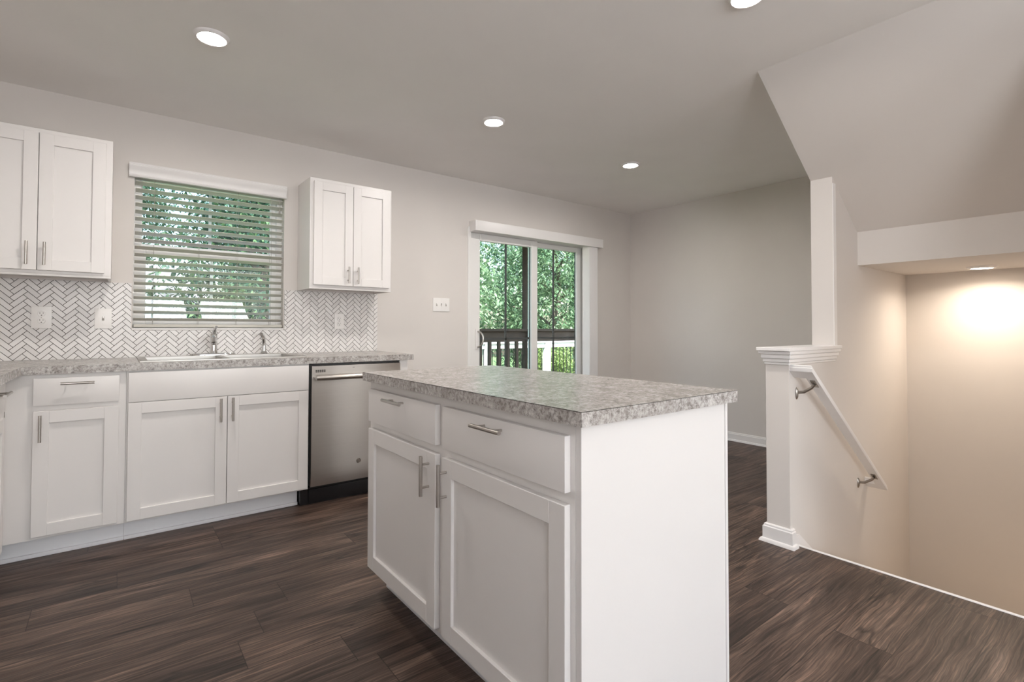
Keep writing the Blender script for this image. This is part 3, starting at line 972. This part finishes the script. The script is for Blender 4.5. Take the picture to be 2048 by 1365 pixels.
# ------------------------------------------------------------------ outlets and switches
def plate(name, label, x, z, w, h, kind, y=YW - .0068):
    o = thing(name, label, 'outlet' if kind == 'outlet' else 'switch', (x, y, z))
    MB().box(x - w / 2, y - .006, z - h / 2, x + w / 2, y, z + h / 2, .0028, 2).build('cover_plate', M['plate'], o)
    mt0 = lambda cx, cz: Matrix.Translation((cx, y - .006, cz)) @ Matrix.Rotation(R(90), 4, 'X')
    if kind == 'outlet':
        for s in (-1, 1):
            cz = z + s * .0195
            f = MB().lathe([(0, .0022), (.0155, .0022), (.0168, .001), (.0172, -.001), (0, -.001)], (0, 0, 0), 24, mt0(x, cz)).build('receptacle', M['plate'], o)
            MB().box(x - .0078, y - .0088, cz + .0005, x - .0056, y - .0078, cz + .0085).box(x + .0056, y - .0088, cz + .0015, x + .0078, y - .0078, cz + .0080)\
                .lathe([(0, .0028), (.0028, .0028), (.0028, 0), (0, 0)], (0, 0, 0), 12, mt0(x, cz - .0075)).build('slots', M['slot'], f)
        MB().lathe([(0, .0012), (.0028, .0008), (.0032, -.0005), (0, -.0005)], (0, 0, 0), 12, mt0(x, z)).build('screw', M['nickel'], o)
    else:
        n = kind
        for k in range(n):
            cx = x + (k - (n - 1) / 2) * .046
            MB().box(cx - .0052, y - .0070, z - .0122, cx + .0052, y - .0058, z + .0122).build('toggle_slot', M['cord'], o)
            up_ = -1 if (n == 3 and k == 1) else 1
            MB().box(-.0038, -.011, -.0052, .0038, .0, .0052, .0012, mat=Matrix.Translation((cx, y - .0062, z + up_ * .0038)) @ Matrix.Rotation(R(-22 * up_), 4, 'X')).build('toggle', M['plate'], o)
            for s in (-1, 1):
                MB().lathe([(0, .0012), (.0028, .0008), (.0032, -.0005), (0, -.0005)], (0, 0, 0), 12, mt0(cx, z + s * .030)).build('screw', M['plate'], o)
    return o
plate('wall_outlet', 'white double outlet on the tiles below the left wall cabinet', -.334, 1.153, .086, .124, 'outlet')
plate('light_switch', 'white single switch plate on the tiles left of the window', -.064, 1.150, .080, .120, 1)
plate('wall_outlet', 'white double outlet on the tiles below the right wall cabinet', 1.338, 1.146, .072, .116, 'outlet')
plate('light_switch', 'white triple switch plate on the bare wall left of the sliding door', 2.230, 1.299, .163, .116, 3, y=YW - .0003)

# ------------------------------------------------------------------ handrail
hr = thing('handrail', 'white wooden handrail descending along the stair wall on metal brackets', 'handrail', (2.72, PY0, .88))
RX0, RZ0 = 2.690, .905
RX1 = 3.748; RZ1 = RZ0 - (RX1 - RX0) * .7375
RY = 1.098
t = bmesh.new()
ang = math.atan(.7375)
secp = [(-.024, -.016), (.024, -.016), (.026, -.012), (.026, -.002), (.023, .002), (.023, .008), (.015, .016), (-.015, .016), (-.023, .008), (-.023, .002), (-.026, -.002), (-.026, -.012)]
A, B = [], []
for (q, w) in secp:
    # mitred ends: plumb cuts in the x direction follow the return pieces
    A.append(t.verts.new((RX0 + q + .026, RY + q, RZ0 + w / math.cos(ang) - (q + .026) * .7375)))
    B.append(t.verts.new((RX1 - q - .026, RY + q, RZ1 + w / math.cos(ang) + (q + .026) * .7375)))
n = len(secp)
t.faces.new(A); t.faces.new(list(reversed(B)))
for i in range(n): t.faces.new((A[(i + 1) % n], A[i], B[i], B[(i + 1) % n]))
# returns into the wall
for (xc, zc, sgn) in ((RX0 + .026, RZ0 - .019, 1), (RX1 - .026, RZ1 + .019, -1)):
    a = []; b_ = []
    for (q, w) in secp:
        xx = xc + sgn * q
        zz = zc + w / math.cos(ang) - (sgn * q) * .7375
        a.append(t.verts.new((xx, RY + q + .0, zz)))
        b_.append(t.verts.new((xx, PY0 - .0008, zz)))
    t.faces.new(a); t.faces.new(list(reversed(b_)))
    for i in range(n): t.faces.new((a[(i + 1) % n], a[i], b_[i], b_[(i + 1) % n]))
bmesh.ops.recalc_face_normals(t, faces=t.faces)
MB()._merge(t).build('rail', M['trim'], hr)
for xb in (2.775, 3.600):
    zr = RZ0 - (xb - RX0) * .7375 - .0215
    t = MB()
    mw = Matrix.Translation((xb - .01, PY0 - .0004, zr - .055)) @ Matrix.Rotation(R(90), 4, 'X')
    t.lathe([(0, .008), (.012, .008), (.017, .004), (.019, 0), (0, 0)], (0, 0, 0), 20, mw, sx=.62, sy=1.7)
    t.tube([(xb - .01, PY0 - .006, zr - .05), (xb - .008, PY0 - .035, zr - .046), (xb, RY + .012, zr - .022), (xb, RY, zr - .006)], .0075, 12)
    t.box(-.030, -.012, -.002, .030, .012, .002, .001, mat=Matrix.Translation((xb, RY, zr - .001)) @ Matrix.Rotation(ang, 4, 'Y'))
    t.build('bracket', M['bronze'], hr)

# ------------------------------------------------------------------ recessed ceiling lights
def downlight(label, x, y, z, mat, group='round ceiling lights', spot=None):
    o = thing('ceiling_light', label, 'light', (x, y, z), 0, group)
    MB().lathe([(.052, -.003), (.054, -.0125), (.060, -.0145), (.066, -.012), (.072, -.004), (.074, -.0004), (.052, -.0004)], (0, 0, 0), 48).build('trim_ring', M['trim'], o, world=False)
    MB().lathe([(0, -.0125), (.030, -.0118), (.053, -.0085), (.0535, -.0012), (0, -.0012)], (0, 0, 0), 48).build('diffuser', mat, o, world=False)
    if spot:
        d = bpy.data.lights.new('lamp_light', 'AREA')
        d.shape = 'DISK'; d.size = .095; d.energy = spot * E_WARM; d.spread = R(155); d.color = (1.0, 0.86, 0.70)
        l = bpy.data.objects.new('lamp_light', d); COL.objects.link(l); l.parent = o; l.location = (0, 0, -.0135)
    return o
downlight('round white ceiling light nearest the left wall cabinet', .327, 2.681, ZC, M['lamp'])
downlight('round white ceiling light over the area in front of the sliding door', 1.910, 2.662, ZC, M['lamp'])
downlight('round white ceiling light farthest from the camera, near the far wall', 3.305, 2.682, ZC, M['lamp'])
downlight('round white ceiling light cut off by the top picture edge above the stairs', 1.985, 1.02, ZC, M['lamp'])
downlight('small warm ceiling light in the low stairwell ceiling', 4.285, .715, 1.4905, M['lampwarm'], spot=5.6)

# ------------------------------------------------------------------ outdoors
struct('ceiling_porch', MB().box(1.9, YW + .16, 2.75, 8.6, 6.75, 2.88), M['deck'], 'brown porch roof over the deck', 'roof', smooth=False)
GZ = -1.3
struct('ground', MB().box(-14, YW + .16, GZ - .1, 30, 34, GZ), M['grass'], 'green lawn outside', 'ground', smooth=False)
t = MB()
for k in range(16):
    t.box(1.6, YW + .16 + k * .142, -.10, 9.2, YW + .16 + k * .142 + .137, -.06)
struct('floor_deck', t, M['deckfloor'], 'brown deck boards outside the sliding door', 'deck', smooth=False)

rl = thing('deck_railing', 'dark brown wooden deck railing outside the sliding door', 'railing', (4.6, 6.2, -.06))
MB().box(2.6, 6.13, 1.045, 7.6, 6.27, 1.085, .003).box(2.6, 6.185, .935, 7.6, 6.222, 1.045, .003).build('top_rail', M['deck'], rl)
MB().box(2.6, 6.19, .885, 7.6, 6.23, .927, .003).box(2.6, 6.19, .06, 5.1, 6.23, .10, .003).build('lower_rail', M['deck'], rl)
for k in range(9):
    x = 4.222 + (k - 3) * .1705
    MB().box(x - .022, 6.186, .06, x + .022, 6.234, .90, .002).build('baluster', M['deck'], rl)
pp = thing('porch_post', 'dark square post rising from the deck railing', 'post', (5.13, 6.2, -.06))
MB().box(5.085, 6.10, -.06, 5.185, 6.128, 2.749, .004).box(5.085, 6.276, -.06, 5.185, 6.30, 2.749, .004).box(5.085, 6.128, -.06, 5.185, 6.1295, 1.0).build('post_shaft', M['deck'], pp)

wr = thing('white_railing', 'white railing with thin black balusters beyond the brown deck railing', 'railing', (7.6, 8.6, GZ))
WYY = 8.6
MB().box(4.6, WYY - .05, .765, 11.5, WYY + .05, .80, .004).box(4.6, WYY - .02, .66, 11.5, WYY + .02, .765, .004).box(4.6, WYY - .02, -.10, 11.5, WYY + .02, -.02, .004).build('rail', M['whitewood'], wr)
for x in (6.02, 7.66, 9.3):
    MB().box(x - .07, WYY - .07, GZ, x + .07, WYY + .07, .83, .006).build('post', M['whitewood'], wr)
t = MB()
for k in range(60):
    x = 4.7 + k * .112
    t.tube([(x, WYY, -.03), (x, WYY, .67)], .0085, 6)
b_ = t.build('balusters', M['black'], wr)

sh = thing('shed', 'pale blue white building glimpsed low through the kitchen blind', 'building', (1.0, 15, GZ))
t = MB()
for k in range(20):
    t.prism([(15.0, GZ + k * .14), (14.985, GZ + k * .14), (15.0, GZ + k * .14 + .14)], 'x', -2.6, 1.78)
t.box(-2.6, 15.0, GZ, 1.78, 19, GZ + 2.8)
t.build('wall', M['siding'], sh, smooth=False)
MB().prism([(14.7, GZ + 2.75), (17, GZ + 4.0), (19.3, GZ + 2.75), (19.3, GZ + 2.85), (17, GZ + 4.1), (14.7, GZ + 2.85)], 'x', -2.8, 1.95).build('roof', M['shingle'], sh, smooth=False)
f = MB().box(-.35, 14.95, GZ + 1.0, .6, 14.99, GZ + 2.3, .005).build('window', M['whitewood'], sh)
MB().box(-.29, 14.945, GZ + 1.06, .54, 14.96, GZ + 2.24).build('pane', M['glass'], f)


def foliage_mesh(name, rad, n_cl, seed, mat, leaf=.13, inner=.45):
    rng = np.random.default_rng(seed)
    d = rng.normal(size=(n_cl, 3)); d /= np.linalg.norm(d, axis=1)[:, None]
    rr = inner + (1 - inner) * rng.random(n_cl) ** .6
    # lumpy crown
    lump = 1 + .16 * np.sin(d[:, 0] * 5 + seed) + .14 * np.sin(d[:, 2] * 6 + d[:, 1] * 4 + seed * 2)
    C = d * (rr * lump)[:, None] * np.array(rad)
    k = 7
    C = np.repeat(C, k, axis=0)
    N = len(C)
    az = rng.random(N) * 2 * np.pi
    droop = rng.uniform(.15, .9, N)
    L = leaf * rng.uniform(.65, 1.25, N)
    ax = np.stack([np.cos(az) * np.cos(droop), np.sin(az) * np.cos(droop), -np.sin(droop)], 1)
    sd = np.stack([-np.sin(az), np.cos(az), np.zeros(N)], 1)
    sd += rng.normal(scale=.25, size=sd.shape); sd /= np.linalg.norm(sd, axis=1)[:, None]
    nm = np.cross(ax, sd)
    C = C + rng.normal(scale=leaf * .55, size=C.shape)
    p0 = C
    p1 = C + ax * (L * .45)[:, None] + sd * (L * .23)[:, None] - nm * (L * .05)[:, None]
    p2 = C + ax * L[:, None] - np.array([0, 0, 1]) * (L * .12)[:, None]
    p3 = C + ax * (L * .45)[:, None] - sd * (L * .23)[:, None] - nm * (L * .05)[:, None]
    V = np.stack([p0, p1, p2, p3], 1).reshape(-1, 3)
    F = np.arange(N * 4).reshape(-1, 4)
    tri = np.concatenate([F[:, [0, 1, 2]], F[:, [0, 2, 3]]], 0)
    me = bpy.data.meshes.new(name)
    me.vertices.add(len(V)); me.vertices.foreach_set('co', V.ravel().astype(np.float32))
    nt_ = len(tri)
    me.loops.add(nt_ * 3); me.loops.foreach_set('vertex_index', tri.ravel().astype(np.int32))
    me.polygons.add(nt_)
    me.polygons.foreach_set('loop_start', np.arange(0, nt_ * 3, 3, dtype=np.int32))
    me.polygons.foreach_set('loop_total', np.full(nt_, 3, np.int32))
    me.update(); me.validate()
    me.materials.append(mat)
    return me


def trunk(parent, h, r, seed):
    rg = random.Random(seed)
    t = MB()
    pts = [(0, 0, 0)]
    for k in range(1, 8):
        pts.append((rg.uniform(-.12, .12) * k / 3, rg.uniform(-.12, .12) * k / 3, h * k / 7))
    t.tube(pts, r, 12, radii=[r * (1.15 - .13 * k) for k in range(8)])
    for k in range(9):
        z0 = h * rg.uniform(.45, .95); a = rg.uniform(0, 6.28); L = rg.uniform(.8, 1.5)
        b = Vector(pts[min(7, int(z0 / h * 7))]); b.z = z0
        e = b + Vector((math.cos(a) * L, math.sin(a) * L, L * .5)); m = (b + e) / 2 + Vector((0, 0, .15))
        t.tube([b, m, e], .04, 8, radii=[r * .4, r * .25, r * .1])
    return t.build('trunk', M['bark'], parent, world=False)


FM = {}
FM['a'] = foliage_mesh('foliage', (1.8, 1.8, 3.1), 2600, 3, M['leaf'], .15)
FM['b'] = foliage_mesh('foliage', (1.8, 1.8, 3.4), 2200, 8, M['leafdark'], .16)
FM['c'] = foliage_mesh('foliage', (1.8, 1.8, 3.1), 2400, 12, M['leafmid'], .15)
FM['s'] = foliage_mesh('foliage', (.8, .75, .75), 700, 5, M['leafyellow'], .11, .3)


def tree(label, x, y, zc, kind, sc=1.0, rz=0.0):
    o = thing('tree', label, 'tree', (x, y, GZ), rz, 'trees behind the house')
    f = bpy.data.objects.new('foliage', FM[kind]); COL.objects.link(f); f.parent = o
    f.location = (0, 0, zc - GZ); f.scale = (sc, sc, sc)
    trunk(o, zc - GZ + 1.2, .17 * sc, int(x * 10 + y))
    return o


def shrub(label, x, y, zc, sc, rz):
    o = thing('shrub', label, 'shrub', (x, y, GZ), rz, 'shrubs below the trees')
    f = bpy.data.objects.new('foliage', FM['s']); COL.objects.link(f); f.parent = o
    f.location = (0, 0, zc - GZ); f.scale = (sc, sc, sc)
    t = MB()
    rg = random.Random(int(x * 7))
    for k in range(5):
        a = rg.uniform(0, 6.28)
        t.tube([(0, 0, 0), (.1 * math.cos(a), .1 * math.sin(a), .4), (.4 * math.cos(a), .4 * math.sin(a), zc - GZ)], .02, 6)
    t.build('stem', M['bark'], o, world=False)
    return o


tree('pale leafy tree seen through the left pane of the sliding door', 6.75, 12.2, 2.3, 'a', 1.0, 0.3)
tree('pale leafy tree seen through the right pane of the sliding door', 11.35, 12.4, 2.1, 'a', 1.0, 2.1)
tree('leafy tree at the right of the kitchen window view', 2.55, 12.2, 2.2, 'c', 1.0, 5.7)
tree('leafy tree at the left of the kitchen window view', -2.1, 12.4, 3.4, 'c', 1.0, 3.3)
tree('dark tree behind the left pane of the sliding door', 9.0, 17.0, 3.3, 'b', 1.05, 1.0)
tree('dark tree behind and between the two pale trees at the sliding door', 13.8, 17.2, 3.2, 'b', 1.05, 4.0)
tree('dark tree at the right edge of the sliding door view', 18.6, 17.3, 3.4, 'b', 1.05, 5.1)
tree('dark tree behind the right half of the kitchen window view', 4.3, 17.0, 3.6, 'b', 1.05, .8)
tree('tall dark tree behind the pale building', -.6, 22.4, 5.2, 'b', 1.25, 2.7)
tree('dark tree far behind the right half of the kitchen window view', 5.0, 22.6, 5.0, 'b', 1.25, 1.9)
tree('dark tree far behind the sliding door view', 10.8, 22.4, 5.0, 'b', 1.25, 2.9)
shrub('yellow green shrub at the left end of the white railing', 6.2, 9.65, .1, .62, .4)
shrub('yellow green shrub behind the middle of the white railing', 8.9, 9.8, .1, .75, 1.9)
shrub('yellow green shrub at the right end of the white railing', 11.0, 9.7, .1, .62, 3.0)
